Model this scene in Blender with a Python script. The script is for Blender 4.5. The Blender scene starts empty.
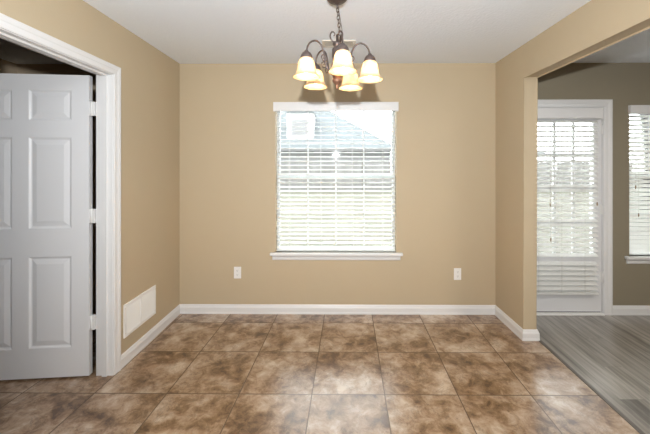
import bpy, bmesh, math, random
from mathutils import Vector, Matrix
S = bpy.context.scene
COL = S.collection
R = math.radians
random.seed(4)

# ------------------------------------------------------------------ camera, sky, light, exposure
EYE = 1.43
FPX = 320.0                      # focal length in pixels of the 650-wide frame
YAW = 0.4
cam_d = bpy.data.cameras.new('camera')
cam = bpy.data.objects.new('camera', cam_d)
COL.objects.link(cam)
cam.location = (0, 0, EYE)
cam.rotation_euler = (R(90), 0, R(YAW))
cam_d.sensor_width = 36
cam_d.sensor_fit = 'HORIZONTAL'
cam_d.lens = FPX * 36 / 650
cam_d.shift_x = -(12 - FPX * math.tan(R(YAW))) / 650
cam_d.shift_y = -50 / 650
cam_d.clip_start = 0.02
cam_d.clip_end = 300
S.camera = cam

W = bpy.data.worlds.new('sky')
S.world = W
W.use_nodes = True
W.node_tree.nodes['Background'].inputs[0].default_value = (0.95, 0.98, 1.0, 1)
W.node_tree.nodes['Background'].inputs[1].default_value = 17.0


def lamp(name, kind, loc, energy, color=(1, 1, 1), rot=(0, 0, 0), **kw):
    d = bpy.data.lights.new(name, kind)
    d.energy = energy
    d.color = color
    for k, v in kw.items():
        setattr(d, k, v)
    o = bpy.data.objects.new(name, d)
    o.location = loc
    o.rotation_euler = rot
    COL.objects.link(o)
    return o


# the photographer's flash on top of the camera (it throws the hard shadows of the lamp and the lintel)
lamp('flash', 'SPOT', (-0.02, -0.42, 1.69), 355, (0.93, 0.97, 1.0), (R(109), 0, 0),
     spot_size=R(150), spot_blend=1.0, shadow_soft_size=0.035)
# added ambient fill, no fixtures: behind the camera and in the living room
lamp('kitchen_fill_light', 'AREA', (0, -1.6, 2.40), 40, (1.0, 0.97, 0.93), size=0.9)
lamp('living_fill_light', 'AREA', (3.0, 0.9, 2.40), 34, (1.0, 0.92, 0.82), size=0.6)

S.view_settings.view_transform = 'Standard'
S.view_settings.look = 'None'
S.view_settings.exposure = 0.05
S.view_settings.gamma = 1.0
S.view_settings.use_curve_mapping = False
S.cycles.use_denoising = True
S.cycles.max_bounces = 10
S.cycles.transparent_max_bounces = 24
S.cycles.caustics_reflective = False
S.cycles.caustics_refractive = False


# ------------------------------------------------------------------ materials
def new_mat(name):
    m = bpy.data.materials.new(name)
    m.use_nodes = True
    nt = m.node_tree
    return m, nt, nt.nodes['Principled BSDF']


def N(nt, kind, **kw):
    n = nt.nodes.new(kind)
    for k, v in kw.items():
        setattr(n, k, v)
    return n


def link(nt, a, b):
    nt.links.new(a, b)


def math_node(nt, op, a, b=None, c=None):
    n = N(nt, 'ShaderNodeMath', operation=op)
    for i, v in enumerate((a, b, c)):
        if v is None:
            continue
        if isinstance(v, (int, float)):
            n.inputs[i].default_value = v
        else:
            link(nt, v, n.inputs[i])
    return n.outputs[0]


def srgb(r, g, b):
    f = lambda c: (c / 255 / 12.92) if c / 255 <= 0.04045 else ((c / 255 + 0.055) / 1.055) ** 2.4
    return (f(r), f(g), f(b), 1)


def plain(name, col, rough=0.5, metal=0.0, bump=0.0, bscale=60.0, var=0.0, vscale=6.0, spec=0.5):
    m, nt, p = new_mat(name)
    p.inputs['Base Color'].default_value = col
    p.inputs['Roughness'].default_value = rough
    p.inputs['Metallic'].default_value = metal
    p.inputs['Specular IOR Level'].default_value = spec
    tc = N(nt, 'ShaderNodeTexCoord')
    if bump:
        n = N(nt, 'ShaderNodeTexNoise')
        n.inputs['Scale'].default_value = bscale
        n.inputs['Detail'].default_value = 3
        link(nt, tc.outputs['Object'], n.inputs['Vector'])
        b = N(nt, 'ShaderNodeBump')
        b.inputs['Strength'].default_value = bump
        b.inputs['Distance'].default_value = 0.004
        link(nt, n.outputs['Fac'], b.inputs['Height'])
        link(nt, b.outputs[0], p.inputs['Normal'])
    if var:
        n = N(nt, 'ShaderNodeTexNoise')
        n.inputs['Scale'].default_value = vscale
        n.inputs['Detail'].default_value = 4
        link(nt, tc.outputs['Object'], n.inputs['Vector'])
        mx = N(nt, 'ShaderNodeMix', data_type='RGBA')
        mx.inputs['A'].default_value = tuple(c * (1 - var) for c in col[:3]) + (1,)
        mx.inputs['B'].default_value = tuple(min(1, c * (1 + var)) for c in col[:3]) + (1,)
        link(nt, n.outputs['Fac'], mx.inputs['Factor'])
        link(nt, mx.outputs['Result'], p.inputs['Base Color'])
    return m


M = {}
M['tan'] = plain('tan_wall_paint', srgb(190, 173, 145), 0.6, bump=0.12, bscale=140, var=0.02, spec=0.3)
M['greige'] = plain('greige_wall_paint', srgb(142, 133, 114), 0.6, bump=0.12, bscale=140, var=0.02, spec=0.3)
M['ceiling'] = plain('textured_ceiling_paint', srgb(240, 246, 254), 0.9, bump=1.0, bscale=55, spec=0.1)
M['white'] = plain('white_trim_paint', srgb(224, 223, 222), 0.35, var=0.01)
M['door_white'] = plain('white_door_paint', srgb(222, 222, 223), 0.4, bump=0.05, bscale=200)
M['cord'] = plain('blind_cord', srgb(215, 213, 208), 0.8)
M['tassel'] = plain('wooden_tassel', srgb(150, 125, 100), 0.5)
M['vinyl_frame'] = plain('white_vinyl_window_frame', srgb(225, 228, 228), 0.4)
M['plastic'] = plain('white_outlet_plastic', srgb(236, 234, 230), 0.35)
M['slot'] = plain('dark_slot', srgb(60, 56, 52), 0.8)
M['vent'] = plain('white_painted_vent_metal', srgb(240, 239, 236), 0.4)
M['cvent'] = plain('cream_painted_vent_metal', srgb(214, 206, 194), 0.5)
M['bronze'] = plain('oil_rubbed_bronze', srgb(98, 86, 82), 0.42, metal=0.6, var=0.25, vscale=40)
M['copper'] = plain('rubbed_copper_bronze', srgb(150, 112, 92), 0.4, metal=0.6, var=0.3, vscale=40)
M['hinge'] = plain('painted_hinge', srgb(225, 224, 222), 0.4)
M['strip'] = plain('dark_transition_strip', srgb(84, 76, 68), 0.5, var=0.15)
M['brick'] = plain('outer_wall', srgb(170, 150, 135), 0.8, var=0.2)
M['roof'] = plain('grey_blue_shingle', srgb(47, 51, 53), 0.9, var=0.12, vscale=3)
M['siding'] = plain('pale_siding', srgb(72, 71, 71), 0.8, var=0.04)
M['far_white'] = plain('white_exterior_paint', srgb(104, 104, 103), 0.7)
M['fascia'] = plain('dark_fascia', srgb(52, 50, 49), 0.7)
M['closet'] = plain('closet_paint', srgb(190, 172, 148), 0.7)


def slat_mat():
    m, nt, p = new_mat('white_blind_slat')
    out = nt.nodes['Material Output']
    p.inputs['Base Color'].default_value = srgb(250, 250, 248)
    p.inputs['Roughness'].default_value = 0.45
    t = N(nt, 'ShaderNodeBsdfTranslucent')
    t.inputs[0].default_value = srgb(251, 251, 249)
    mx = N(nt, 'ShaderNodeMixShader')
    mx.inputs[0].default_value = 0.5
    link(nt, p.outputs[0], mx.inputs[1])
    link(nt, t.outputs[0], mx.inputs[2])
    link(nt, mx.outputs[0], out.inputs[0])
    return m


M['slat'] = slat_mat()


def wood_fence():
    m, nt, p = new_mat('weathered_fence_boards')
    tc = N(nt, 'ShaderNodeTexCoord')
    mp = N(nt, 'ShaderNodeMapping')
    mp.inputs['Scale'].default_value = (7, 7, 0.3)
    n = N(nt, 'ShaderNodeTexNoise')
    n.inputs['Scale'].default_value = 1.0
    n.inputs['Detail'].default_value = 3
    r = N(nt, 'ShaderNodeValToRGB')
    r.color_ramp.elements[0].position = 0.35
    r.color_ramp.elements[0].color = srgb(58, 56, 54)
    r.color_ramp.elements[1].position = 0.65
    r.color_ramp.elements[1].color = srgb(78, 76, 74)
    link(nt, tc.outputs['Object'], mp.inputs[0])
    link(nt, mp.outputs[0], n.inputs['Vector'])
    link(nt, n.outputs['Fac'], r.inputs[0])
    link(nt, r.outputs[0], p.inputs['Base Color'])
    p.inputs['Roughness'].default_value = 0.9
    return m


def lawn_mat():
    m, nt, p = new_mat('dry_lawn')
    tc = N(nt, 'ShaderNodeTexCoord')
    n = N(nt, 'ShaderNodeTexNoise')
    n.inputs['Scale'].default_value = 0.9
    n.inputs['Detail'].default_value = 8
    n.inputs['Roughness'].default_value = 0.7
    r = N(nt, 'ShaderNodeValToRGB')
    r.color_ramp.elements[0].position = 0.35
    r.color_ramp.elements[0].color = srgb(50, 48, 40)
    r.color_ramp.elements[1].position = 0.65
    r.color_ramp.elements[1].color = srgb(63, 61, 53)
    link(nt, tc.outputs['Object'], n.inputs['Vector'])
    link(nt, n.outputs['Fac'], r.inputs[0])
    link(nt, r.outputs[0], p.inputs['Base Color'])
    p.inputs['Roughness'].default_value = 1.0
    p.inputs['Specular IOR Level'].default_value = 0.1
    return m


M['fence'] = wood_fence()
M['lawn'] = lawn_mat()


def glass_mat():
    m, nt, p = new_mat('window_glass')
    nt.nodes.remove(p)
    out = nt.nodes['Material Output']
    t = N(nt, 'ShaderNodeBsdfTransparent')
    t.inputs[0].default_value = (0.96, 0.985, 0.98, 1)
    g = N(nt, 'ShaderNodeBsdfGlossy')
    g.inputs['Roughness'].default_value = 0.03
    f = N(nt, 'ShaderNodeFresnel')
    f.inputs[0].default_value = 1.45
    mx = N(nt, 'ShaderNodeMixShader')
    link(nt, f.outputs[0], mx.inputs[0])
    link(nt, t.outputs[0], mx.inputs[1])
    link(nt, g.outputs[0], mx.inputs[2])
    link(nt, mx.outputs[0], out.inputs[0])
    return m


M['glass'] = glass_mat()


def shade_mat():
    m, nt, p = new_mat('alabaster_glass_shade')
    out = nt.nodes['Material Output']
    tc = N(nt, 'ShaderNodeTexCoord')
    n = N(nt, 'ShaderNodeTexNoise')
    n.inputs['Scale'].default_value = 16
    n.inputs['Detail'].default_value = 5
    n.inputs['Distortion'].default_value = 1.5
    r = N(nt, 'ShaderNodeValToRGB')
    r.color_ramp.elements[0].position = 0.35
    r.color_ramp.elements[0].color = (0.86, 0.68, 0.46, 1)
    r.color_ramp.elements[1].position = 0.62
    r.color_ramp.elements[1].color = (0.94, 0.85, 0.70, 1)
    link(nt, tc.outputs['Object'], n.inputs['Vector'])
    link(nt, n.outputs['Fac'], r.inputs[0])
    sz = N(nt, 'ShaderNodeSeparateXYZ')
    link(nt, tc.outputs['Generated'], sz.inputs[0])
    band = N(nt, 'ShaderNodeValToRGB')               # amber tinted rim and neck of the glass
    be = band.color_ramp.elements
    be[0].position, be[0].color = 0.0, (0.80, 0.62, 0.42, 1)
    be[1].position, be[1].color = 1.0, (0.75, 0.60, 0.44, 1)
    for pos, c in ((0.12, (0.85, 0.70, 0.50, 1)), (0.25, (1, 1, 1, 1)), (0.78, (1, 1, 1, 1))):
        be.new(pos).color = c
    link(nt, sz.outputs[2], band.inputs[0])
    tint = N(nt, 'ShaderNodeMix', data_type='RGBA', blend_type='MULTIPLY')
    tint.inputs['Factor'].default_value = 1
    link(nt, r.outputs[0], tint.inputs['A'])
    link(nt, band.outputs[0], tint.inputs['B'])
    link(nt, tint.outputs['Result'], p.inputs['Base Color'])
    p.inputs['Roughness'].default_value = 0.3
    t = N(nt, 'ShaderNodeBsdfTranslucent')
    link(nt, tint.outputs['Result'], t.inputs[0])
    mx = N(nt, 'ShaderNodeMixShader')
    dense = N(nt, 'ShaderNodeValToRGB')              # the thick rim and neck let less light through
    de = dense.color_ramp.elements
    de[0].position, de[0].color = 0.0, (0.02, 0.02, 0.02, 1)
    de[1].position, de[1].color = 1.0, (0.05, 0.05, 0.05, 1)
    for pos, c in ((0.10, 0.03), (0.26, 0.45), (0.75, 0.45)):
        de.new(pos).color = (c, c, c, 1)
    link(nt, sz.outputs[2], dense.inputs[0])
    link(nt, dense.outputs[0], mx.inputs[0])
    link(nt, p.outputs[0], mx.inputs[1])
    link(nt, t.outputs[0], mx.inputs[2])
    link(nt, mx.outputs[0], out.inputs[0])
    return m


M['shade'] = shade_mat()


def bulb_mat():
    m, nt, p = new_mat('lit_bulb')
    p.inputs['Base Color'].default_value = (1, 0.9, 0.75, 1)
    p.inputs['Emission Color'].default_value = (1.0, 0.76, 0.48, 1)
    p.inputs['Emission Strength'].default_value = 95
    return m


M['bulb'] = bulb_mat()

TILE, TROW, T0X, T0Y, TSH = 0.458, 0.4603, -0.158, 2.0118, 0.035


def tile_mat():
    m, nt, p = new_mat('slate_look_ceramic_tile')
    tc = N(nt, 'ShaderNodeTexCoord')
    sx = N(nt, 'ShaderNodeSeparateXYZ')
    link(nt, tc.outputs['Object'], sx.inputs[0])
    X, Y = sx.outputs[0], sx.outputs[1]
    u = math_node(nt, 'SUBTRACT', X, math_node(nt, 'MULTIPLY', math_node(nt, 'SUBTRACT', Y, T0Y), TSH))
    u = math_node(nt, 'DIVIDE', math_node(nt, 'SUBTRACT', u, T0X), TILE)
    v = math_node(nt, 'DIVIDE', math_node(nt, 'SUBTRACT', Y, T0Y), TROW)
    fu, fv = math_node(nt, 'FLOOR', u), math_node(nt, 'FLOOR', v)
    ru, rv = math_node(nt, 'SUBTRACT', u, fu), math_node(nt, 'SUBTRACT', v, fv)
    du = math_node(nt, 'MULTIPLY', math_node(nt, 'MINIMUM', ru, math_node(nt, 'SUBTRACT', 1.0, ru)), TILE)
    dv = math_node(nt, 'MULTIPLY', math_node(nt, 'MINIMUM', rv, math_node(nt, 'SUBTRACT', 1.0, rv)), TROW)
    d = math_node(nt, 'MINIMUM', du, dv)
    mr = N(nt, 'ShaderNodeMapRange')
    mr.inputs['From Min'].default_value = 0.0022
    mr.inputs['From Max'].default_value = 0.0042
    link(nt, d, mr.inputs['Value'])
    face = mr.outputs[0]                                   # 0 in the grout, 1 on the tile
    cid = N(nt, 'ShaderNodeCombineXYZ')
    link(nt, fu, cid.inputs[0])
    link(nt, fv, cid.inputs[1])
    wn = N(nt, 'ShaderNodeTexWhiteNoise', noise_dimensions='3D')
    link(nt, cid.outputs[0], wn.inputs['Vector'])
    off = N(nt, 'ShaderNodeVectorMath', operation='MULTIPLY_ADD')
    off.inputs[1].default_value = (17, 13, 9)
    link(nt, wn.outputs['Color'], off.inputs[0])
    link(nt, tc.outputs['Object'], off.inputs[2])
    big = N(nt, 'ShaderNodeTexNoise')
    big.inputs['Scale'].default_value = 4.2
    big.inputs['Detail'].default_value = 4
    big.inputs['Roughness'].default_value = 0.5
    big.inputs['Distortion'].default_value = 0.5
    fine = N(nt, 'ShaderNodeTexNoise')
    fine.inputs['Scale'].default_value = 13
    fine.inputs['Detail'].default_value = 9
    fine.inputs['Roughness'].default_value = 0.74
    fine.inputs['Distortion'].default_value = 0.5
    link(nt, off.outputs[0], fine.inputs['Vector'])
    link(nt, off.outputs[0], big.inputs['Vector'])
    ramp = N(nt, 'ShaderNodeValToRGB')
    e = ramp.color_ramp.elements
    e[0].position, e[0].color = 0.43, srgb(90, 62, 36)
    e[1].position, e[1].color = 0.78, srgb(208, 187, 164)
    for pos, c in ((0.51, srgb(130, 98, 66)), (0.60, srgb(163, 133, 104))):
        k = e.new(pos)
        k.color = c
    tone = math_node(nt, 'MULTIPLY', math_node(nt, 'SUBTRACT', wn.outputs['Value'], 0.5), 0.07)
    link(nt, math_node(nt, 'ADD', math_node(nt, 'SUBTRACT', math_node(nt, 'ADD', math_node(nt, 'MULTIPLY', big.outputs['Fac'], 0.75), math_node(nt, 'MULTIPLY', fine.outputs['Fac'], 0.75)), 0.15), tone), ramp.inputs[0])
    vein = N(nt, 'ShaderNodeTexNoise')
    vein.inputs['Scale'].default_value = 5
    vein.inputs['Detail'].default_value = 10
    vein.inputs['Roughness'].default_value = 0.7
    vein.inputs['Distortion'].default_value = 0.8
    link(nt, off.outputs[0], vein.inputs['Vector'])
    vm = N(nt, 'ShaderNodeMapRange')
    vm.inputs['From Min'].default_value = 0.0
    vm.inputs['From Max'].default_value = 0.018
    vm.inputs['To Min'].default_value = 0.55
    vm.inputs['To Max'].default_value = 1.0
    link(nt, math_node(nt, 'ABSOLUTE', math_node(nt, 'SUBTRACT', vein.outputs['Fac'], 0.45)), vm.inputs['Value'])
    rid = N(nt, 'ShaderNodeTexNoise')
    rid.noise_type = 'RIDGED_MULTIFRACTAL'
    rid.inputs['Scale'].default_value = 4.5
    rid.inputs['Detail'].default_value = 9
    rid.inputs['Roughness'].default_value = 0.6
    rid.inputs['Distortion'].default_value = 0.6
    link(nt, off.outputs[0], rid.inputs['Vector'])
    rm = N(nt, 'ShaderNodeMapRange')
    rm.inputs['From Min'].default_value = 0.25
    rm.inputs['From Max'].default_value = 1.1
    rm.inputs['To Min'].default_value = 0.80
    rm.inputs['To Max'].default_value = 1.16
    link(nt, rid.outputs['Fac'], rm.inputs['Value'])
    dark = N(nt, 'ShaderNodeMix', data_type='RGBA', blend_type='MULTIPLY')
    dark.inputs['Factor'].default_value = 0.8
    link(nt, ramp.outputs[0], dark.inputs['A'])
    link(nt, math_node(nt, 'MULTIPLY', vm.outputs[0], rm.outputs[0]), dark.inputs['B'])
    mx = N(nt, 'ShaderNodeMix', data_type='RGBA')
    mx.inputs['A'].default_value = srgb(96, 78, 60)
    link(nt, face, mx.inputs['Factor'])
    link(nt, dark.outputs['Result'], mx.inputs['B'])
    link(nt, mx.outputs['Result'], p.inputs['Base Color'])
    rr = N(nt, 'ShaderNodeMapRange')
    rr.inputs['To Min'].default_value = 0.85
    rr.inputs['To Max'].default_value = 0.33
    link(nt, face, rr.inputs['Value'])
    link(nt, rr.outputs[0], p.inputs['Roughness'])
    p.inputs['Specular IOR Level'].default_value = 0.5
    p.inputs['Coat Weight'].default_value = 0.85
    p.inputs['Coat Roughness'].default_value = 0.27
    hb = math_node(nt, 'ADD', math_node(nt, 'MULTIPLY', face, 1.0), math_node(nt, 'MULTIPLY', vein.outputs['Fac'], 0.6))
    b = N(nt, 'ShaderNodeBump')
    b.inputs['Strength'].default_value = 0.4
    b.inputs['Distance'].default_value = 0.003
    link(nt, hb, b.inputs['Height'])
    link(nt, b.outputs[0], p.inputs['Normal'])
    return m


def plank_mat():
    m, nt, p = new_mat('grey_wood_look_plank')
    tc = N(nt, 'ShaderNodeTexCoord')
    sx = N(nt, 'ShaderNodeSeparateXYZ')
    link(nt, tc.outputs['Object'], sx.inputs[0])
    X, Y = sx.outputs[0], sx.outputs[1]
    X = math_node(nt, 'SUBTRACT', X, math_node(nt, 'MULTIPLY', Y, TSH))
    u = math_node(nt, 'DIVIDE', X, 0.152)
    fu = math_node(nt, 'FLOOR', u)
    w1 = N(nt, 'ShaderNodeTexWhiteNoise', noise_dimensions='1D')
    link(nt, fu, w1.inputs['W'])
    v = math_node(nt, 'ADD', math_node(nt, 'DIVIDE', Y, 1.22), w1.outputs['Value'])
    fv = math_node(nt, 'FLOOR', v)
    ru, rv = math_node(nt, 'SUBTRACT', u, fu), math_node(nt, 'SUBTRACT', v, fv)
    du = math_node(nt, 'MULTIPLY', math_node(nt, 'MINIMUM', ru, math_node(nt, 'SUBTRACT', 1.0, ru)), 0.152)
    dv = math_node(nt, 'MULTIPLY', math_node(nt, 'MINIMUM', rv, math_node(nt, 'SUBTRACT', 1.0, rv)), 1.22)
    mr = N(nt, 'ShaderNodeMapRange')
    mr.inputs['From Min'].default_value = 0.0004
    mr.inputs['From Max'].default_value = 0.0016
    mr.inputs['To Min'].default_value = 0.6
    link(nt, math_node(nt, 'MINIMUM', du, dv), mr.inputs['Value'])
    cid = N(nt, 'ShaderNodeCombineXYZ')
    link(nt, fu, cid.inputs[0])
    link(nt, fv, cid.inputs[1])
    wn = N(nt, 'ShaderNodeTexWhiteNoise', noise_dimensions='3D')
    link(nt, cid.outputs[0], wn.inputs['Vector'])
    gv = N(nt, 'ShaderNodeCombineXYZ')
    link(nt, math_node(nt, 'MULTIPLY', X, 26.0), gv.inputs[0])
    link(nt, math_node(nt, 'MULTIPLY', Y, 1.6), gv.inputs[1])
    link(nt, math_node(nt, 'MULTIPLY', wn.outputs['Value'], 30.0), gv.inputs[2])
    g = N(nt, 'ShaderNodeTexNoise')
    g.inputs['Scale'].default_value = 1.0
    g.inputs['Detail'].default_value = 7
    g.inputs['Roughness'].default_value = 0.6
    g.inputs['Distortion'].default_value = 0.6
    link(nt, gv.outputs[0], g.inputs['Vector'])
    f = math_node(nt, 'ADD', g.outputs['Fac'], math_node(nt, 'MULTIPLY', math_node(nt, 'SUBTRACT', wn.outputs['Value'], 0.5), 0.22))
    ramp = N(nt, 'ShaderNodeValToRGB')
    e = ramp.color_ramp.elements
    e[0].position, e[0].color = 0.30, srgb(88, 82, 75)
    e[1].position, e[1].color = 0.72, srgb(164, 157, 147)
    link(nt, f, ramp.inputs[0])
    mx = N(nt, 'ShaderNodeMix', data_type='RGBA', blend_type='MULTIPLY')
    mx.inputs['Factor'].default_value = 1
    link(nt, ramp.outputs[0], mx.inputs['A'])
    link(nt, mr.outputs[0], mx.inputs['B'])
    link(nt, mx.outputs['Result'], p.inputs['Base Color'])
    p.inputs['Roughness'].default_value = 0.32
    p.inputs['Coat Weight'].default_value = 0.9
    p.inputs['Coat Roughness'].default_value = 0.25
    b = N(nt, 'ShaderNodeBump')
    b.inputs['Strength'].default_value = 0.15
    b.inputs['Distance'].default_value = 0.001
    link(nt, g.outputs['Fac'], b.inputs['Height'])
    link(nt, b.outputs[0], p.inputs['Normal'])
    return m


M['tile'] = tile_mat()
M['plank'] = plank_mat()


# ------------------------------------------------------------------ mesh helpers
def box(bm, x0, x1, y0, y1, z0, z1, mi=0):
    vs = [bm.verts.new(c) for c in ((x0, y0, z0), (x1, y0, z0), (x1, y1, z0), (x0, y1, z0),
                                    (x0, y0, z1), (x1, y0, z1), (x1, y1, z1), (x0, y1, z1))]
    fs = []
    for q in ((3, 2, 1, 0), (4, 5, 6, 7), (0, 1, 5, 4), (1, 2, 6, 5), (2, 3, 7, 6), (3, 0, 4, 7)):
        f = bm.faces.new([vs[i] for i in q])
        f.material_index = mi
        fs.append(f)
    return vs


def bevelled(bm, w, seg=2):
    bmesh.ops.bevel(bm, geom=bm.edges[:], offset=w, segments=seg, affect='EDGES', profile=0.5, clamp_overlap=True)


def tube(bm, pts, r, seg=8, closed=False, radii=None):
    pts = [Vector(p) for p in pts]
    n = len(pts)
    rings = []
    nrm = None
    for i, p in enumerate(pts):
        a = pts[(i - 1) % n] if (closed or i > 0) else p
        b = pts[(i + 1) % n] if (closed or i < n - 1) else p
        t = (b - a).normalized()
        if nrm is None:
            ref = Vector((0, 0, 1)) if abs(t.z) < 0.9 else Vector((1, 0, 0))
            nrm = (ref - t * ref.dot(t)).normalized()
        else:
            nrm = (nrm - t * nrm.dot(t)).normalized()
        bn = t.cross(nrm)
        rr = radii[i] if radii else r
        rings.append([bm.verts.new(p + nrm * (rr * math.cos(2 * math.pi * k / seg)) + bn * (rr * math.sin(2 * math.pi * k / seg)))
                      for k in range(seg)])
    for i in range(n if closed else n - 1):
        A, B = rings[i], rings[(i + 1) % n]
        for k in range(seg):
            f = bm.faces.new((A[k], A[(k + 1) % seg], B[(k + 1) % seg], B[k]))
            f.smooth = True
    if not closed:
        bm.faces.new(rings[0][::-1])
        bm.faces.new(rings[-1])


def spline(pts, n=8):
    pts = [Vector(p) for p in pts]
    out = []
    for i in range(len(pts) - 1):
        p0 = pts[max(i - 1, 0)]
        p1, p2 = pts[i], pts[i + 1]
        p3 = pts[min(i + 2, len(pts) - 1)]
        for k in range(n):
            t = k / n
            out.append(0.5 * ((2 * p1) + (p2 - p0) * t + (2 * p0 - 5 * p1 + 4 * p2 - p3) * t * t
                              + (-p0 + 3 * p1 - 3 * p2 + p3) * t ** 3))
    out.append(pts[-1])
    return out


def lathe(bm, prof, c=(0, 0, 0), seg=24, cap=True):
    rings = []
    for r, z in prof:
        rings.append([bm.verts.new((c[0] + r * math.cos(2 * math.pi * k / seg), c[1] + r * math.sin(2 * math.pi * k / seg), c[2] + z))
                      for k in range(seg)])
    for A, B in zip(rings, rings[1:]):
        for k in range(seg):
            f = bm.faces.new((A[k], A[(k + 1) % seg], B[(k + 1) % seg], B[k]))
            f.smooth = True
    if cap:
        bm.faces.new(rings[0][::-1])
        bm.faces.new(rings[-1])


def extrude_profile(bm, rows, close_ends=True):
    """rows: one list of points per station, joined one after another."""
    rr = [[bm.verts.new(p) for p in row] for row in rows]
    n = len(rr[0])
    for A, B in zip(rr, rr[1:]):
        for k in range(n):
            bm.faces.new((A[k], A[(k + 1) % n], B[(k + 1) % n], B[k]))
    if close_ends:
        bm.faces.new(rr[0][::-1])
        bm.faces.new(rr[-1])


def obj(name, bm, mats, parent=None, fix=True):
    if fix:
        bmesh.ops.recalc_face_normals(bm, faces=bm.faces[:])
    if parent is not None and not parent.get('_local'):
        bmesh.ops.translate(bm, verts=bm.verts[:], vec=-base(parent))
    me = bpy.data.meshes.new(name)
    bm.to_mesh(me)
    bm.free()
    if not isinstance(mats, (list, tuple)):
        mats = [mats]
    for m in mats:
        me.materials.append(m)
    o = bpy.data.objects.new(name, me)
    COL.objects.link(o)
    if parent is not None:
        o.parent = parent
    return o


def base(o):
    v = Vector((0, 0, 0))
    while o is not None:
        v += o.location
        o = o.parent
    return v


def tag(o, label, cat, group=None, kind=None):
    o['label'] = label
    o['category'] = cat
    if group:
        o['group'] = group
    if kind:
        o['kind'] = kind
    return o


def thing(name, loc, label, cat, group=None, kind=None):
    o = bpy.data.objects.new(name, None)
    o.empty_display_size = 0.1
    o.location = loc
    COL.objects.link(o)
    return tag(o, label, cat, group, kind)


def one(name, fn, mat, parent=None):
    bm = bmesh.new()
    fn(bm)
    return obj(name, bm, mat, parent)


# ------------------------------------------------------------------ dimensions
BY = 3.12                        # inner face of the outside wall
BO = 3.28                        # its outer face
LX, LXO = -1.54, -1.651          # left wall
RX, RXO = 1.54, 1.652            # right wall
H = 2.44
KY = -3.2                        # wall behind the camera
LIV = 6.0
CLX = -3.14
HZ = 2.173                       # lintel of the wide opening
JY = 2.655                       # its jamb
DH = 2.062                       # top of the interior doorway
DY0, DY1 = 1.245, 2.182
W1 = (-0.600, 0.578, 0.600, 2.048)
W2 = (2.832, 4.032, 0.570, 2.022)
D2 = (1.668, 2.589, 0.0, 2.012)


# ------------------------------------------------------------------ floor, ceilings, walls
def strip_x(y, off=0.0):
    return 1.648 + TSH * (y - 2.012) + off


bm = bmesh.new()
fl = [(CLX, KY), (strip_x(KY), KY), (strip_x(JY), JY), (RX + 0.05, JY), (RX + 0.05, BY), (CLX, BY)]
extrude_profile(bm, [[(x, y, -0.06) for x, y in fl], [(x, y, 0) for x, y in fl]])
tag(obj('floor_tile', bm, M['tile']), 'brown mottled square ceramic tile floor of the dining room', 'floor', kind='structure')
bm = bmesh.new()
fl = [(strip_x(KY), KY), (LIV, KY), (LIV, BY), (RX + 0.05, BY), (RX + 0.05, JY), (strip_x(JY), JY)]
extrude_profile(bm, [[(x, y, -0.06) for x, y in fl], [(x, y, 0) for x, y in fl]])
tag(obj('floor_plank', bm, M['plank']), 'grey wood-look plank floor of the next room on the right', 'floor', kind='structure')
bm = bmesh.new()
pr = [(-0.014, 0), (-0.011, 0.004), (0.0, 0.006), (0.011, 0.004), (0.014, 0)]
extrude_profile(bm, [[(strip_x(y, a), y, z) for a, z in pr] for y in (KY, JY - 0.016)])
tag(obj('trim_3', bm, M['strip']), 'thin dark transition strip between brown tile and grey plank', 'trim', kind='structure')

one_ceiling = [('ceiling', (LXO, RXO), 'white textured ceiling of the dining room above the chandelier'),
               ('ceiling_living', (RXO, LIV), 'white textured ceiling of the next room beyond the lintel'),
               ('ceiling_closet', (CLX - 0.1, LXO), 'dark unlit ceiling behind the open white panel door')]
for nm, (a, b), lab in one_ceiling:
    bm = bmesh.new()
    box(bm, a, b, KY - 0.1, BO, H, H + 0.1)
    tag(obj(nm, bm, M['ceiling']), lab, 'ceiling', kind='structure')


def wall_y(bm, x0, x1, holes, y0=BY, y1=BO):
    """wall along X with rectangular holes (x0, x1, z0, z1), welded into one shell"""
    xs = sorted({x0, x1} | {h[0] for h in holes} | {h[1] for h in holes})
    zs = sorted({-0.06, H} | {h[2] for h in holes if h[2] > 0} | {h[3] for h in holes} | ({0.0} if any(h[2] <= 0 for h in holes) else set()))
    solid = lambda i, k: 0 <= i < len(xs) - 1 and 0 <= k < len(zs) - 1 and not any(
        h[0] - 1e-6 <= xs[i] and xs[i + 1] <= h[1] + 1e-6 and h[2] - 1e-6 <= zs[k] and zs[k + 1] <= h[3] + 1e-6 for h in holes)
    vv = {}

    def v(x, y, z):
        key = (round(x, 5), round(y, 5), round(z, 5))
        if key not in vv:
            vv[key] = bm.verts.new((x, y, z))
        return vv[key]
    for i in range(len(xs) - 1):
        for k in range(len(zs) - 1):
            if not solid(i, k):
                continue
            a, b, c, d = xs[i], xs[i + 1], zs[k], zs[k + 1]
            bm.faces.new((v(a, y0, c), v(b, y0, c), v(b, y0, d), v(a, y0, d)))
            bm.faces.new((v(b, y1, c), v(a, y1, c), v(a, y1, d), v(b, y1, d))).material_index = 1
            if not solid(i - 1, k):
                bm.faces.new((v(a, y0, c), v(a, y0, d), v(a, y1, d), v(a, y1, c)))
            if not solid(i + 1, k):
                bm.faces.new((v(b, y0, c), v(b, y1, c), v(b, y1, d), v(b, y0, d)))
            if not solid(i, k - 1):
                bm.faces.new((v(a, y0, c), v(a, y1, c), v(b, y1, c), v(b, y0, c)))
            if not solid(i, k + 1):
                bm.faces.new((v(a, y0, d), v(b, y0, d), v(b, y1, d), v(a, y1, d)))


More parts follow.
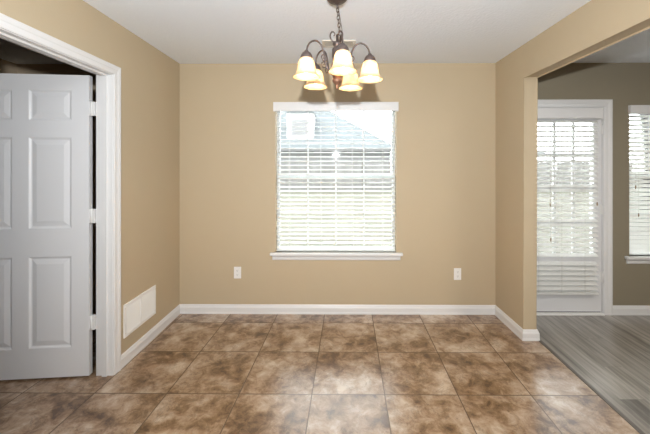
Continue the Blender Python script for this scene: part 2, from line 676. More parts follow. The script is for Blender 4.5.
bm = bmesh.new()
wall_y(bm, LXO, RX + 0.05, [W1])
tag(obj('wall_back', bm, [M['tan'], M['brick']]), 'tan back wall with the window and two outlets', 'wall', kind='structure')
bm = bmesh.new()
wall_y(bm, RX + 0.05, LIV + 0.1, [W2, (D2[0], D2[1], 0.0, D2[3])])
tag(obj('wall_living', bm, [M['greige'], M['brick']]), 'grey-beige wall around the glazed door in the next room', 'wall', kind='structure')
# left wall with the doorway
bm = bmesh.new()
pts = [(BY, 0), (BY, H), (KY, H), (KY, 0), (DY0 - 0.018, 0), (DY0 - 0.018, DH + 0.018), (DY1 + 0.018, DH + 0.018), (DY1 + 0.018, 0)]
extrude_profile(bm, [[(LXO, y, z) for y, z in pts], [(LX, y, z) for y, z in pts]])
tag(obj('wall_left', bm, M['tan']), 'tan left wall with the doorway and the white return vent', 'wall', kind='structure')
# right wall, wide opening, rounded drywall corners
bm = bmesh.new()
pts = [(BY, 0), (BY, H), (KY, H), (KY, 0), (-0.9, 0), (-0.9, HZ), (JY, HZ), (JY, 0)]
extrude_profile(bm, [[(RX, y, z) for y, z in pts], [(RXO, y, z) for y, z in pts]])
bm.edges.ensure_lookup_table()
es = []
for e in bm.edges:
    a, b = e.verts[0].co, e.verts[1].co
    if abs(a.x - b.x) < 1e-6 and all(-0.95 < c.y < JY + 0.01 and c.z <= HZ + 1e-4 for c in (a, b)) and (b - a).length > 0.2:
        es.append(e)
bmesh.ops.bevel(bm, geom=es, offset=0.01, segments=4, affect='EDGES', profile=0.5)
bm.normal_update()
bmesh.ops.recalc_face_normals(bm, faces=bm.faces[:])
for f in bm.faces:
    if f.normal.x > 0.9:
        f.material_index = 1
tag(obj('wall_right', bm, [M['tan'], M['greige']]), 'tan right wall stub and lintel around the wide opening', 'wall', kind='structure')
# the rest of the shell
bm = bmesh.new()
box(bm, CLX - 0.1, LIV + 0.1, KY - 0.1, KY, -0.06, H)
tag(obj('wall_kitchen', bm, M['tan']), 'tan wall behind the camera closing the kitchen', 'wall', kind='structure')
bm = bmesh.new()
box(bm, LIV, LIV + 0.1, KY, BY, -0.06, H)
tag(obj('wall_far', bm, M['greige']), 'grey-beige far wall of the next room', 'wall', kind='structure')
bm = bmesh.new()
box(bm, CLX - 0.1, CLX, KY, BO, -0.06, H)
box(bm, CLX, LXO, BY, BO, -0.06, H)
box(bm, CLX, LXO, -0.4, -0.3, 0, H)
tag(obj('wall_closet', bm, M['closet']), 'unlit wall behind the open white panel door', 'wall', kind='structure')

# baseboards
BP = [(0, 0), (0.016, 0), (0.016, 0.012), (0.0135, 0.02), (0.0135, 0.058), (0.011, 0.066), (0.0085, 0.071), (0.0065, 0.080), (0.003, 0.089), (0, 0.089)]


def baseboard(name, stations, label):
    """stations: (point on the wall, outward direction scaled for the mitre)"""
    bm = bmesh.new()
    extrude_profile(bm, [[(p[0] + d[0] * a, p[1] + d[1] * a, z) for a, z in BP] for p, d in stations])
    return tag(obj(name, bm, M['white']), label, 'baseboard', kind='structure')


baseboard('baseboard_left', [((LX, DY1 + 0.066), (1, 0)), ((LX, BY), (1, -1))], 'white baseboard along the left wall below the vent')
baseboard('baseboard_back', [((LX, BY), (1, -1)), ((RX, BY), (-1, -1))], 'white baseboard along the back wall below the window')
baseboard('baseboard_right', [((RX, BY), (-1, -1)), ((RX, JY), (-1, -1)), ((RXO, JY), (1, -1)), ((RXO, BY), (1, -1))],
          'white baseboard wrapping the right wall stub')
baseboard('baseboard_living', [((D2[1] + 0.072, BY), (0, -1)), ((LIV, BY), (0, -1))], 'white baseboard right of the glazed door')

# ------------------------------------------------------------------ interior doorway: casing and jamb
CP = [(0.0, 0.0), (0.0, 0.009), (0.006, 0.012), (0.03, 0.013), (0.036, 0.016), (0.056, 0.019), (0.062, 0.016), (0.064, 0.0)]


def casing(bm, inner, out, normal, prof=CP):
    rows = []
    for p, o in zip(inner, out):
        rows.append([tuple(Vector(p) + Vector(o) * t + Vector(normal) * d) for t, d in prof])
    extrude_profile(bm, rows)


tr = thing('trim_1', (LX, (DY0 + DY1) / 2, 0), 'white moulded casing and jamb around the left doorway', 'door frame', kind='structure')
bm = bmesh.new()
g = 0.004
a, b, t = DY0 - g, DY1 + g, DH + g
casing(bm, [(LX, a, 0), (LX, a, t), (LX, b, t), (LX, b, 0)], [(0, -1, 0), (0, -1, 1), (0, 1, 1), (0, 1, 0)], (1, 0, 0))
obj('casing', bm, M['white'], tr)
bm = bmesh.new()
box(bm, LXO, LX + 0.001, DY1, DY1 + 0.018, 0, DH)
box(bm, LXO, LX + 0.001, DY0 - 0.018, DY0, 0, DH)
box(bm, LXO, LX + 0.001, DY0 - 0.018, DY1 + 0.018, DH, DH + 0.018)
obj('jamb', bm, M['white'], tr)
bm = bmesh.new()
box(bm, -1.605, -1.572, DY1 - 0.011, DY1, 0, DH)
box(bm, -1.605, -1.572, DY0, DY0 + 0.011, 0, DH)
box(bm, -1.605, -1.572, DY0 + 0.011, DY1 - 0.011, DH - 0.011, DH)
obj('stop', bm, M['white'], tr)

# ------------------------------------------------------------------ six-panel door, open into the dark closet
d1 = thing('door_1', (-1.685, 2.163, 0.0), 'white six-panel interior door standing open at the left', 'door', kind='structure')
d1.rotation_euler = (0, 0, R(185.3))
d1['_local'] = 1
DW, DT, DB, DTOP = 0.890, 0.035, 0.012, 2.053
pc = [(0.111, 0.383), (0.483, 0.755)]
pz = [(0.209, 0.827), (1.013, 1.631), (1.743, 1.951)]


def slab(bm):
    xs = [0, pc[0][0], pc[0][1], pc[1][0], pc[1][1], DW]
    zs = [DB, pz[0][0], pz[0][1], pz[1][0], pz[1][1], pz[2][0], pz[2][1], DTOP]
    vv = {}

    def v(x, y, z):
        return vv.setdefault((x, y, z), None) or vv.__setitem__((x, y, z), bm.verts.new((x, y, z))) or vv[(x, y, z)]
    hole = lambda i, k: i in (1, 3) and k in (1, 3, 5)
    sol = lambda i, k: 0 <= i < 5 and 0 <= k < 7 and not hole(i, k)
    for i in range(5):
        for k in range(7):
            if hole(i, k):
                continue
            a, b, c, d = xs[i], xs[i + 1], zs[k], zs[k + 1]
            for y in (0, -DT):
                bm.faces.new((v(a, y, c), v(b, y, c), v(b, y, d), v(a, y, d)))
            if not sol(i - 1, k):
                bm.faces.new((v(a, 0, c), v(a, 0, d), v(a, -DT, d), v(a, -DT, c)))
            if not sol(i + 1, k):
                bm.faces.new((v(b, 0, c), v(b, 0, d), v(b, -DT, d), v(b, -DT, c)))
            if not sol(i, k - 1):
                bm.faces.new((v(a, 0, c), v(b, 0, c), v(b, -DT, c), v(a, -DT, c)))
            if not sol(i, k + 1):
                bm.faces.new((v(a, 0, d), v(b, 0, d), v(b, -DT, d), v(a, -DT, d)))


one('slab', slab, M['door_white'], d1)


def panel(bm, x0, x1, z0, z1):
    # moulded sunk border, then a raised bevelled field, on both faces
    steps = [(0.0, 0.0), (0.004, -0.001), (0.013, -0.0085), (0.020, -0.0095), (0.024, -0.008), (0.050, -0.002), (0.052, -0.0018)]
    rr = []
    for s, d in steps:
        rr.append([(x0 + s, d, z0 + s), (x1 - s, d, z0 + s), (x1 - s, d, z1 - s), (x0 + s, d, z1 - s)])
    front = [[bm.verts.new(p) for p in q] for q in rr]
    back = [[bm.verts.new((p[0], -DT - p[1], p[2])) for p in q] for q in rr]
    for side in (front, back):
        for A, B in zip(side, side[1:]):
            for k in range(4):
                bm.faces.new((A[k], A[(k + 1) % 4], B[(k + 1) % 4], B[k]))
        bm.faces.new(side[-1])
    for k in range(4):
        bm.faces.new((front[0][k], front[0][(k + 1) % 4], back[0][(k + 1) % 4], back[0][k]))


for (a, b) in pc:
    for (c, d) in pz:
        bm = bmesh.new()
        panel(bm, a, b, c, d)
        obj('panel', bm, M['door_white'], d1)
for hz in (0.367, 1.095, 1.828):
    bm = bmesh.new()
    box(bm, -0.033, -0.0005, -0.030, -0.004, hz - 0.047, hz + 0.047)
    tube(bm, [(-0.010, -0.006, hz - 0.05), (-0.010, -0.006, hz + 0.05)], 0.006, 10)
    for sz in (-0.03, 0.0, 0.03):
        tube(bm, [(-0.014, -0.004, hz + sz), (-0.014, -0.0025, hz + sz)], 0.003, 8)
    obj('hinge', bm, M['hinge'], d1)
for yy, sgn in ((0, 1), (-DT, -1)):
    bm = bmesh.new()
    lathe(bm, [(0.031, 0), (0.031, 0.004), (0.012, 0.008), (0.011, 0.03), (0.024, 0.038), (0.027, 0.05), (0.022, 0.06), (0.006, 0.064)], seg=18)
    bmesh.ops.rotate(bm, verts=bm.verts[:], cent=(0, 0, 0), matrix=Matrix.Rotation(R(-90 * sgn), 3, 'X'))
    bmesh.ops.translate(bm, verts=bm.verts[:], vec=(DW - 0.065, yy, 0.95))
    obj('door_knob', bm, M['bronze'], d1)


# ------------------------------------------------------------------ windows
def build_window(name, w, label, stool, apron, rows_split):
    x0, x1, z0, z1 = w
    t = thing(name, ((x0 + x1) / 2, BY, z0), label, 'window', kind='structure')
    y0, y1 = 3.205, 3.265
    fw = 0.010
    bm = bmesh.new()
    box(bm, x0, x0 + fw, y0, y1, z0, z1)
    box(bm, x1 - fw, x1, y0, y1, z0, z1)
    box(bm, x0 + fw, x1 - fw, y0, y1, z1 - fw, z1)
    box(bm, x0 + fw, x1 - fw, y0, y1, z0, z0 + fw)
    obj('frame', bm, M['vinyl_frame'], t)
    mid = 1.335
    for nm, (c, d), yo in (('upper_sash', (mid - 0.015, z1 - fw), 3.238), ('lower_sash', (z0 + fw, mid + 0.015), 3.215)):
        a, b = x0 + fw, x1 - fw
        sw = 0.014
        bm = bmesh.new()
        box(bm, a, a + sw, yo, yo + 0.02, c, d)
        box(bm, b - sw, b, yo, yo + 0.02, c, d)
        box(bm, a + sw, b - sw, yo, yo + 0.02, c, c + sw)
        box(bm, a + sw, b - sw, yo, yo + 0.02, d - sw, d)
        s = obj(nm, bm, M['vinyl_frame'], t)
        bm = bmesh.new()
        for k in (1, 2, 3):
            xx = a + sw + (b - a - 2 * sw) * k / 4
            box(bm, xx - 0.006, xx + 0.006, yo + 0.006, yo + 0.014, c + sw, d - sw)
        zz = (c + d) / 2
        box(bm, a + sw, b - sw, yo + 0.0065, yo + 0.0135, zz - 0.006, zz + 0.006)
        obj('muntin', bm, M['vinyl_frame'], s)
        bm = bmesh.new()
        box(bm, a + sw, b - sw, yo + 0.009, yo + 0.011, c + sw, d - sw)
        obj('pane', bm, M['glass'], s)
    # stool and apron
    bm = bmesh.new()
    box(bm, stool[0], stool[1], BY - 0.042, BY, z0 - 0.028, z0 - 0.001)
    bevelled(bm, 0.006, 2)
    box(bm, x0 + 0.001, x1 - 0.001, BY, y0, z0 - 0.001, z0 + 0.0)
    obj('stool', bm, M['white'], t)
    bm = bmesh.new()
    pr = [(0, 0), (-0.010, 0), (-0.014, 0.008), (-0.014, 0.030), (-0.020, 0.040), (-0.020, 0.046), (0, 0.046)]
    extrude_profile(bm, [[(x, BY + a, z0 - 0.075 + c) for a, c in pr] for x in (apron[0], apron[1])])
    obj('apron', bm, M['white'], t)
    return t


build_window('window_1', W1, 'white grid window in the tan back wall', (-0.648, 0.635), (-0.628, 0.615), 2)
build_window('window_2', W2, 'white window at the right edge in the next room', (2.782, 4.082), (2.80, 4.06), 2)


def build_blind(loc, x0, x1, ztop, zbot, yc, tilt, pitch, valance, label, cords, gap=None, tassels=(), brackets=False, sw=0.05):
    """x0..x1 slats; valance = (x0, x1, z0, z1, yfront, yback)"""
    t = thing('window_blind', loc, label, 'blind', 'white slatted blinds')
    v = valance
    bm = bmesh.new()
    box(bm, v[0], v[1], v[4], v[4] + 0.012, v[2], v[3])
    bevelled(bm, 0.003, 2)
    for q in (v[0], v[1] - 0.010):
        box(bm, q, q + 0.010, v[4] + 0.012, v[5], v[2], v[3])
    box(bm, v[0] + 0.004, v[1] - 0.004, v[4] - 0.004, v[4] + 0.002, v[3] - 0.018, v[3] - 0.006)
    box(bm, v[0] + 0.004, v[1] - 0.004, v[4] - 0.003, v[4] + 0.002, v[2] + 0.006, v[2] + 0.014)
    obj('valance', bm, M['white'], t)
    bm = bmesh.new()
    box(bm, x0 + 0.002, x1 - 0.002, yc - 0.025, yc + 0.025, ztop, ztop + 0.042)
    obj('headrail', bm, M['slat'], t)
    bm = bmesh.new()
    ta = math.tan(R(tilt))
    zs = []
    z = ztop - 0.030
    while z > zbot + 0.022:
        if gap and z < gap and not any(q < gap for q in zs):
            z -= 0.036
        zs.append(z)
        z -= pitch
    for z in zs:
        rows = []
        for x in (x0, x1):
            top, bot = [], []
            for k in range(5):
                s = -1 + k / 2
                yy = yc + s * sw / 2 * math.cos(R(tilt))
                zz = z + s * sw / 2 * math.sin(R(tilt)) + 0.0022 * (1 - s * s)
                top.append((x, yy, zz + 0.0014))
                bot.append((x, yy, zz - 0.0014))
            rows.append(top + bot[::-1])
        extrude_profile(bm, rows)
    obj('slats', bm, M['slat'], t)
    bm = bmesh.new()
    box(bm, x0, x1, yc - 0.026, yc + 0.026, zbot, zbot + 0.018)
    bevelled(bm, 0.003, 2)
    obj('bottom_rail', bm, M['slat'], t)
    for cx in cords:
        bm = bmesh.new()
        for s in (-1, 1):
            yy = yc + s * (sw / 2 * math.cos(R(tilt)) + 0.002)
            tube(bm, [(cx, yy, zbot + 0.01), (cx, yy, ztop + 0.01)], 0.0011, 5)
        obj('ladder_cord', bm, M['cord'], t)
    for cx, cz in tassels:
        bm = bmesh.new()
        yy = yc - sw / 2 - 0.012
        tube(bm, [(cx, yy, cz + 0.02), (cx, yy, ztop + 0.02)], 0.0010, 5)
        c = obj('lift_cord', bm, M['cord'], t)
        bm = bmesh.new()
        lathe(bm, [(0.002, 0.022), (0.005, 0.016), (0.006, 0.0), (0.004, -0.012), (0.002, -0.014)], (cx, yy, cz), 10)
        obj('tassel', bm, M['tassel'], c)
    return t


build_blind((-0.01, BY + 0.04, W1[2]), -0.594, 0.572, 1.985, 0.6015, BY + 0.045, 9.5, 0.0425,
            (-0.618, 0.594, 1.970, 2.058, BY - 0.030, BY - 0.001),
            'wide white open-slat blind hanging over the grid window in the tan wall', (-0.47, -0.16, 0.15, 0.45))
build_blind((3.43, BY + 0.04, W2[2]), 2.840, 4.024, 1.957, 0.572, BY + 0.045, 36, 0.0425,
            (2.820, 4.044, 1.937, 2.025, BY - 0.030, BY - 0.001),
            'white blind on the window at the right edge of the next room', (3.06, 3.40, 3.75),
            tassels=((2.90, 1.23), (2.93, 0.96)))

# ------------------------------------------------------------------ glazed exterior door
d2 = thing('door_2', ((D2[0] + D2[1]) / 2, BY, 0), 'white glazed exterior door in the next room', 'door', kind='structure')
a0, a1, at = D2[0] + 0.016, D2[1] - 0.017, D2[3] - 0.018
ys0, ys1 = 3.130, 3.174
LX0, LX1, LZ0, LZ1 = 1.758, 2.500, 0.555, 1.885
bm = bmesh.new()
box(bm, a0, LX0, ys0, ys1, 0.024, at)
box(bm, LX1, a1, ys0, ys1, 0.024, at)
box(bm, LX0, LX1, ys0, ys1, 0.024, LZ0)
box(bm, LX0, LX1, ys0, ys1, LZ1, at)
obj('slab', bm, M['door_white'], d2)
bm = bmesh.new()
m_ = 0.022
box(bm, LX0 - m_, LX0 + 0.01, ys0 - 0.009, ys0, LZ0 - m_, LZ1 + m_)
box(bm, LX1 - 0.01, LX1 + m_, ys0 - 0.009, ys0, LZ0 - m_, LZ1 + m_)
box(bm, LX0 + 0.01, LX1 - 0.01, ys0 - 0.009, ys0, LZ0 - m_, LZ0 + 0.01)
box(bm, LX0 + 0.01, LX1 - 0.01, ys0 - 0.009, ys0, LZ1 - 0.01, LZ1 + m_)
lf = obj('glazing_frame', bm, M['door_white'], d2)
bm = bmesh.new()
for k in (1, 2, 3):
    xx = LX0 + (LX1 - LX0) * k / 4
    box(bm, xx - 0.012, xx + 0.012, 3.142, 3.162, LZ0, LZ1)
for k in (1, 2, 3):
    zz = LZ0 + (LZ1 - LZ0) * k / 4
    box(bm, LX0, LX1, 3.143, 3.161, zz - 0.012, zz + 0.012)
obj('muntin', bm, M['door_white'], lf)
bm = bmesh.new()
box(bm, LX0, LX1, 3.151, 3.153, LZ0, LZ1)
obj('pane', bm, M['glass'], lf)
for hz in (0.36, 1.02, 1.80):
    bm = bmesh.new()
    tube(bm, [(a1 + 0.003, ys0 - 0.008, hz - 0.05), (a1 + 0.003, ys0 - 0.008, hz + 0.05)], 0.006, 10)
    box(bm, a1 - 0.018, a1 + 0.004, ys0 - 0.003, ys0, hz - 0.048, hz + 0.048)
    obj('hinge', bm, M['hinge'], d2)
tr = thing('trim_2', ((D2[0] + D2[1]) / 2, BY, 0), 'white casing, jamb and sill around the glazed exterior door', 'door frame', kind='structure')
bm = bmesh.new()
CP2 = [(t * 0.078 / 0.064, d) for t, d in CP]
q0, q1, qt = D2[0] - 0.002 + 0.006, D2[1] - 0.006, D2[3] - 0.006
q0 = max(q0, RXO + 0.08)
casing(bm, [(q0, BY, 0), (q0, BY, qt), (q1, BY, qt), (q1, BY, 0)], [(-0.3, 0, 0), (-0.3, 0, 1), (1, 0, 1), (1, 0, 0)], (0, -1, 0), CP2)
obj('casing', bm, M['white'], tr)
bm = bmesh.new()
box(bm, D2[0], D2[0] + 0.011, BY, BO, 0, D2[3])
box(bm, D2[1] - 0.011, D2[1], BY, BO, 0, D2[3])
box(bm, D2[0] + 0.011, D2[1] - 0.011, BY, BO, D2[3] - 0.012, D2[3])
box(bm, D2[0] + 0.011, D2[0] + 0.030, 3.1755, 3.195, 0, D2[3] - 0.012)
box(bm, D2[1] - 0.030, D2[1] - 0.011, 3.1755, 3.195, 0, D2[3] - 0.012)
box(bm, D2[0] + 0.030, D2[1] - 0.030, 3.1755, 3.195, D2[3] - 0.030, D2[3] - 0.012)
obj('jamb', bm, M['white'], tr)
bm = bmesh.new()
box(bm, D2[0] + 0.011, D2[1] - 0.011, BY - 0.022, BO, 0.0, 0.014)
obj('door_sill', bm, M['vent'], tr)
bm = bmesh.new()
box(bm, D2[0] + 0.018, D2[1] - 0.018, 3.138, 3.172, 0.014, 0.024)
obj('light_stop_strip', bm, M['slot'], d2)  # dark strip added to block light leaking under the slab and darken the gap
build_blind((2.16, BY - 0.02, 0.2), 1.720, 2.502, 1.897, 0.208, BY - 0.022, 29, 0.0475,
            (1.710, 2.530, 1.890, 1.994, BY - 0.062, BY + 0.008),
            'long white blind mounted on the glazed exterior door', (1.93, 2.15, 2.37), gap=0.545,
            tassels=((2.03, 1.07), (2.035, 0.735), (2.475, 1.075)))

# ------------------------------------------------------------------ vents and outlets
vt = thing('return_vent', (LX, 2.496, 0.19), 'white rectangular return vent low on the left wall beside the doorway', 'vent')
y0, y1, z0, z1 = 2.296, 2.696, 0.193, 0.433
bm = bmesh.new()
fr = 0.022
for (a, b, c, d) in ((y0, y0 + fr, z0, z1), (y1 - fr, y1, z0, z1), (y0 + fr, y1 - fr, z0, z0 + fr), (y0 + fr, y1 - fr, z1 - fr, z1),
                     ((y0 + y1) / 2 - 0.006, (y0 + y1) / 2 + 0.006, z0 + fr, z1 - fr)):
    box(bm, LX, LX + 0.008, a, b, c, d)
obj('frame', bm, M['vent'], vt)
bm = bmesh.new()
n = 17
for i in range(n):
    z = z0 + fr + (i + 0.5) * (z1 - z0 - 2 * fr) / n
    extrude_profile(bm, [[(LX + 0.001, y, z + 0.0055), (LX + 0.0062, y, z - 0.0052), (LX + 0.0072, y, z - 0.0046), (LX + 0.002, y, z + 0.0062)]
                         for y in (y0 + fr, y1 - fr)])
obj('louvers', bm, M['vent'], vt)
bm = bmesh.new()
box(bm, LX, LX + 0.0008, y0 + fr, y1 - fr, z0 + fr, z1 - fr)
obj('backing', bm, M['vent'], vt)
for yy in (y0 + 0.011, y1 - 0.011):
    for zz in (z0 + 0.03, z1 - 0.03):
        bm = bmesh.new()
        tube(bm, [(LX + 0.008, yy, zz), (LX + 0.0095, yy, zz)], 0.0035, 10)
        obj('screw', bm, M['cvent'], vt)

cv = thing('ceiling_vent', (0.016, 2.607, H), 'cream rectangular air register on the ceiling behind the chandelier', 'vent')
x0, x1, y0, y1 = -0.120, 0.150, 2.540, 2.675
bm = bmesh.new()
fr = 0.02
for (a, b, c, d) in ((x0, x0 + fr, y0, y1), (x1 - fr, x1, y0, y1), (x0 + fr, x1 - fr, y0, y0 + fr), (x0 + fr, x1 - fr, y1 - fr, y1)):
    box(bm, a, b, c, d, H - 0.010, H)
obj('frame', bm, M['cvent'], cv)
bm = bmesh.new()
for i in range(8):
    y = y0 + fr + (i + 0.5) * (y1 - y0 - 2 * fr) / 8
    extrude_profile(bm, [[(x, y - 0.003, H - 0.009), (x, y + 0.003, H - 0.001), (x, y + 0.0042, H - 0.001), (x, y - 0.0018, H - 0.009)]
                         for x in (x0 + fr, x1 - fr)])
obj('louvers', bm, M['cvent'], cv)
bm = bmesh.new()
box(bm, x0 + fr, x1 - fr, y0 + fr, y1 - fr, H - 0.0006, H)
obj('backing', bm, M['cvent'], cv)

for cx, cz, lab in ((-0.971, 0.399, 'white duplex wall outlet left of the window'),
                    (1.171, 0.390, 'white duplex wall outlet right of the window')):
    o = thing('wall_outlet', (cx, BY, cz), lab, 'outlet', 'wall outlets')
    bm = bmesh.new()
    box(bm, cx - 0.035, cx + 0.035, BY - 0.006, BY, cz - 0.057, cz + 0.057)
    bevelled(bm, 0.0025, 2)
    obj('plate', bm, M['plastic'], o)
    for s in (-1, 1):
        zc = cz + s * 0.020
        bm = bmesh.new()
        box(bm, cx - 0.016, cx + 0.016, BY - 0.0085, BY - 0.0055, zc - 0.014, zc + 0.014)
        bevelled(bm, 0.0012, 2)
        r = obj('receptacle', bm, M['plastic'], o)
        bm = bmesh.new()
        for q in (-0.006, 0.006):
            box(bm, cx + q - 0.001, cx + q + 0.001, BY - 0.0089, BY - 0.0084, zc - 0.001, zc + 0.008)
        tube(bm, [(cx, BY - 0.0084, zc - 0.007), (cx, BY - 0.0089, zc - 0.007)], 0.0023, 8)
        obj('slot', bm, M['slot'], r)
    bm = bmesh.new()
    tube(bm, [(cx, BY - 0.0055, cz), (cx, BY - 0.0072, cz)], 0.003, 10)
    obj('screw', bm, M['plastic'], o)

# ------------------------------------------------------------------ chandelier
CX, CY = 0.0, 1.90
ch = thing('chandelier', (CX, CY, H), 'bronze five-arm chandelier with lit frosted bell shades hanging on a chain', 'chandelier')


def P(x, y, z):
    return (CX + x, CY + y, z)


bm = bmesh.new()
lathe(bm, [(0.064, H), (0.064, H - 0.006), (0.060, H - 0.014), (0.050, H - 0.024), (0.034, H - 0.033), (0.016, H - 0.038), (0.010, H - 0.044), (0.004, H - 0.046)], P(0, 0, 0), 28)
obj('canopy', bm, M['bronze'], ch)
zt, zb = H - 0.044, 2.215
nl = 8
for i in range(nl):
    zc = zt + (zb - zt) * (i + 0.5) / nl
    xo = 0.018 * (i + 0.5) / nl
    hl = (zt - zb) / nl / 2 + 0.0045
    loop = []
    for k in range(16):
        t = 2 * math.pi * k / 16
        w, zz = 0.0075 * math.cos(t), hl * math.sin(t)
        loop.append(P(xo + (w if i % 2 else w * 0.45), (0 if i % 2 else w * 0.9), zc + zz))
    bm = bmesh.new()
    tube(bm, loop, 0.0019, 6, closed=True)
    obj('chain_link', bm, M['bronze'], ch)
bm = bmesh.new()
tube(bm, spline([P(0.004, 0, H - 0.04), P(0.014, 0.003, 2.34), P(0.022, -0.002, 2.29), P(0.030, 0.003, 2.24), P(0.028, 0.0, 2.20), P(0.018, 0, 2.15)], 6), 0.0018, 6)
obj('cord', bm, M['bronze'], ch)
# centre column
bm = bmesh.new()
lathe(bm, [(0.006, 2.215), (0.006, 2.172), (0.024, 2.168), (0.027, 2.158), (0.022, 2.150), (0.018, 2.142), (0.026, 2.135), (0.029, 2.128), (0.029, 2.085),
           (0.026, 2.070), (0.022, 2.055), (0.030, 2.045), (0.034, 2.030), (0.030, 2.012), (0.024, 1.998)], P(0, 0, 0), 24)
obj('column', bm, M['bronze'], ch)
bm = bmesh.new()
lathe(bm, [(0.024, 1.998), (0.034, 1.990), (0.034, 1.980), (0.026, 1.972), (0.024, 1.950), (0.029, 1.944), (0.027, 1.934), (0.018, 1.926), (0.010, 1.918),
           (0.006, 1.908), (0.009, 1.900), (0.005, 1.892), (0.001, 1.888)], P(0, 0, 0), 24)
obj('finial', bm, M['copper'], ch)
# top hook scrolls
for k in range(3):
    an = R(200 + 120 * k)
    bm = bmesh.new()
    pts = [(0.004, 2.172), (0.024, 2.172), (0.039, 2.187), (0.042, 2.209), (0.033, 2.227), (0.019, 2.226), (0.014, 2.214), (0.021, 2.206)]
    pts = spline([P(r * math.cos(an), r * math.sin(an), z) for r, z in pts], 5)
    tube(bm, pts, 0.003, 7, radii=[0.0056 - 0.0028 * i / len(pts) for i in range(len(pts))])
    obj('hook_scroll', bm, M['bronze'], ch)
RAD = 0.194
RIM = 1.938
SHP = [(0.0765, 0.0), (0.0745, 0.004), (0.066, 0.012), (0.058, 0.024), (0.0525, 0.040), (0.0495, 0.060), (0.046, 0.080), (0.040, 0.098), (0.032, 0.110), (0.024, 0.117)]
for k in range(5):
    an = R(-81 + 72 * k)
    ca, sa = math.cos(an), math.sin(an)
    at_ = lambda r, z: P(r * ca, r * sa, z)
    bm = bmesh.new()
    path = spline([at_(0.026, 1.985), at_(0.046, 1.990), at_(0.066, 2.012), at_(0.078, 2.055), at_(0.088, 2.105), at_(0.106, 2.140), at_(0.136, 2.156),
                   at_(0.168, 2.143), at_(0.187, 2.116), at_(RAD, 2.083)], 6)
    tube(bm, path, 0.0052, 8)
    arm = obj('arm', bm, M['bronze'], ch)
    bm = bmesh.new()
    s1 = spline([at_(0.079, 2.046), at_(0.092, 2.050), at_(0.101, 2.066), at_(0.095, 2.081), at_(0.083, 2.079), at_(0.080, 2.068), at_(0.088, 2.063)], 5)
    tube(bm, s1, 0.0032, 7)
    s2 = spline([at_(0.069, 2.018), at_(0.086, 2.008), at_(0.099, 2.018), at_(0.098, 2.035), at_(0.086, 2.040), at_(0.080, 2.031), at_(0.087, 2.025)], 5)
    tube(bm, s2, 0.0032, 7)
    obj('scroll', bm, M['bronze'], arm)
    c = at_(RAD, RIM)
    bm = bmesh.new()
    lathe(bm, [(0.034, 0.104), (0.035, 0.112), (0.031, 0.126), (0.024, 0.138), (0.013, 0.145), (0.010, 0.152), (0.004, 0.154)], c, 20)
    obj('fitter_cap', bm, M['bronze'], arm)
    bm = bmesh.new()
    prof = SHP + [(r - 0.003, z + 0.0005) for r, z in SHP[::-1]]
    lathe(bm, prof + [SHP[0]], c, 32, cap=False)
    bmesh.ops.remove_doubles(bm, verts=bm.verts[:], dist=1e-5)
    sh = obj('lamp_shade', bm, M['shade'], ch)
    bm = bmesh.new()
    lathe(bm, [(0.003, 0.018), (0.014, 0.022), (0.022, 0.034), (0.023, 0.048), (0.018, 0.066), (0.013, 0.080), (0.012, 0.100)], c, 16)
    obj('bulb', bm, M['bulb'], sh)

# ------------------------------------------------------------------ outside: lawn, fence, neighbour's house
bm = bmesh.new()
box(bm, -60, 80, BO + 0.01, 90, -0.4, -0.07)
tag(obj('ground', bm, M['lawn']), 'pale dry lawn outside the windows', 'lawn', kind='structure')
fn = thing('fence', (4, 20.0, -0.07), 'grey weathered board fence across the back lawn', 'fence')
for i in range(11):
    fx = -8 + i * 2.4
    bm = bmesh.new()
    for j in range(16):
        bx = fx + 0.06 + j * 0.1435
        h = 1.70 + 0.02 * random.random()
        box(bm, bx, bx + 0.132, 20.0, 20.02, -0.03, h)
    for z in (0.25, 0.85, 1.45):
        box(bm, fx, fx + 2.4, 20.02, 20.06, z, z + 0.09)
    obj('board_panel', bm, M['fence'], fn)
    bm = bmesh.new()
    box(bm, fx - 0.05, fx + 0.05, 20.061, 20.16, -0.07, 1.72)
    obj('post', bm, M['fence'], fn)

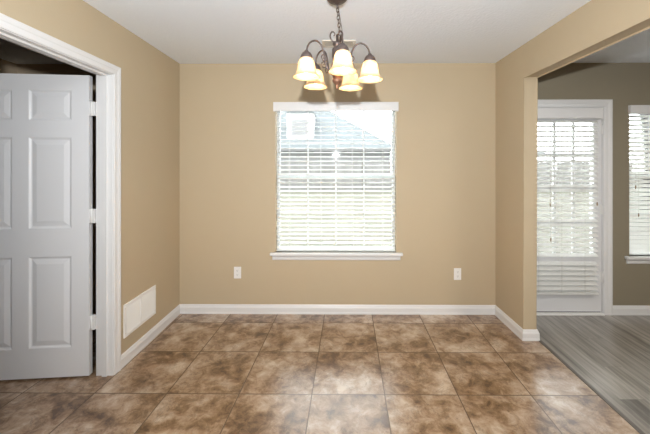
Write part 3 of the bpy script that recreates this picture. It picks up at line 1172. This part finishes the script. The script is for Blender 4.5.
hs = thing('neighbor_house', (-3, 30, -0.07), "neighbour's pale house with blue-grey hip roof behind the fence", 'house')
bm = bmesh.new()
box(bm, -10.2, 4.6, 27.6, 37, -0.07, 2.95)
obj('wall', bm, M['siding'], hs)
bm = bmesh.new()
ev = [(-10.8, 27.0, 2.98), (5.3, 27.0, 2.98), (5.3, 38, 2.98), (-10.8, 38, 2.98)]
rg = [(-5.2, 32.4, 7.3), (-1.0, 32.4, 7.3)]
V = [bm.verts.new(p) for p in ev + rg]
V2 = [bm.verts.new((p[0], p[1], p[2] - 0.05)) for p in ev]
for q in ((0, 1, 5, 4), (1, 2, 5), (2, 3, 4, 5), (3, 0, 4)):
    bm.faces.new([V[i] for i in q])
for k in range(4):
    bm.faces.new((V[k], V[(k + 1) % 4], V2[(k + 1) % 4], V2[k]))
bm.faces.new(V2)
obj('roof', bm, M['roof'], hs)
bm = bmesh.new()
box(bm, -10.8, 5.3, 26.95, 27.0, 2.76, 2.985)
obj('fascia', bm, M['fascia'], hs)
bm = bmesh.new()
box(bm, -4.45, -2.05, 28.2, 30.5, 3.9, 6.2)
dm = obj('dormer', bm, M['far_white'], hs)
bm = bmesh.new()
pts = [(-4.5, 6.2), (-2.0, 6.2), (-3.25, 7.1)]
extrude_profile(bm, [[(x, y, z) for x, z in pts] for y in (28.15, 31.6)])
obj('dormer_roof', bm, M['roof'], dm)
bm = bmesh.new()
box(bm, -4.0, -2.5, 28.16, 28.2, 4.3, 5.6)
obj('dormer_window', bm, M['siding'], dm)
hs2 = thing('neighbor_house', (13, 32, -0.07), "neighbour's low house with blue-grey roof behind the fence farther right", 'house')
bm = bmesh.new()
box(bm, 8.9, 18, 29, 36, -0.07, 2.6)
obj('wall', bm, M['siding'], hs2)
bm = bmesh.new()
ev = [(8.3, 28.4, 2.65), (18.6, 28.4, 2.65), (18.6, 36.6, 2.65), (8.3, 36.6, 2.65)]
rg = [(11.6, 32.5, 4.4), (15.3, 32.5, 4.4)]
V = [bm.verts.new(p) for p in ev + rg]
V2 = [bm.verts.new((p[0], p[1], p[2] - 0.12)) for p in ev]
for q in ((0, 1, 5, 4), (1, 2, 5), (2, 3, 4, 5), (3, 0, 4)):
    bm.faces.new([V[i] for i in q])
for k in range(4):
    bm.faces.new((V[k], V[(k + 1) % 4], V2[(k + 1) % 4], V2[k]))
bm.faces.new(V2)
obj('roof', bm, M['roof'], hs2)
for o in bpy.data.objects:
    if '_local' in o:
        del o['_local']
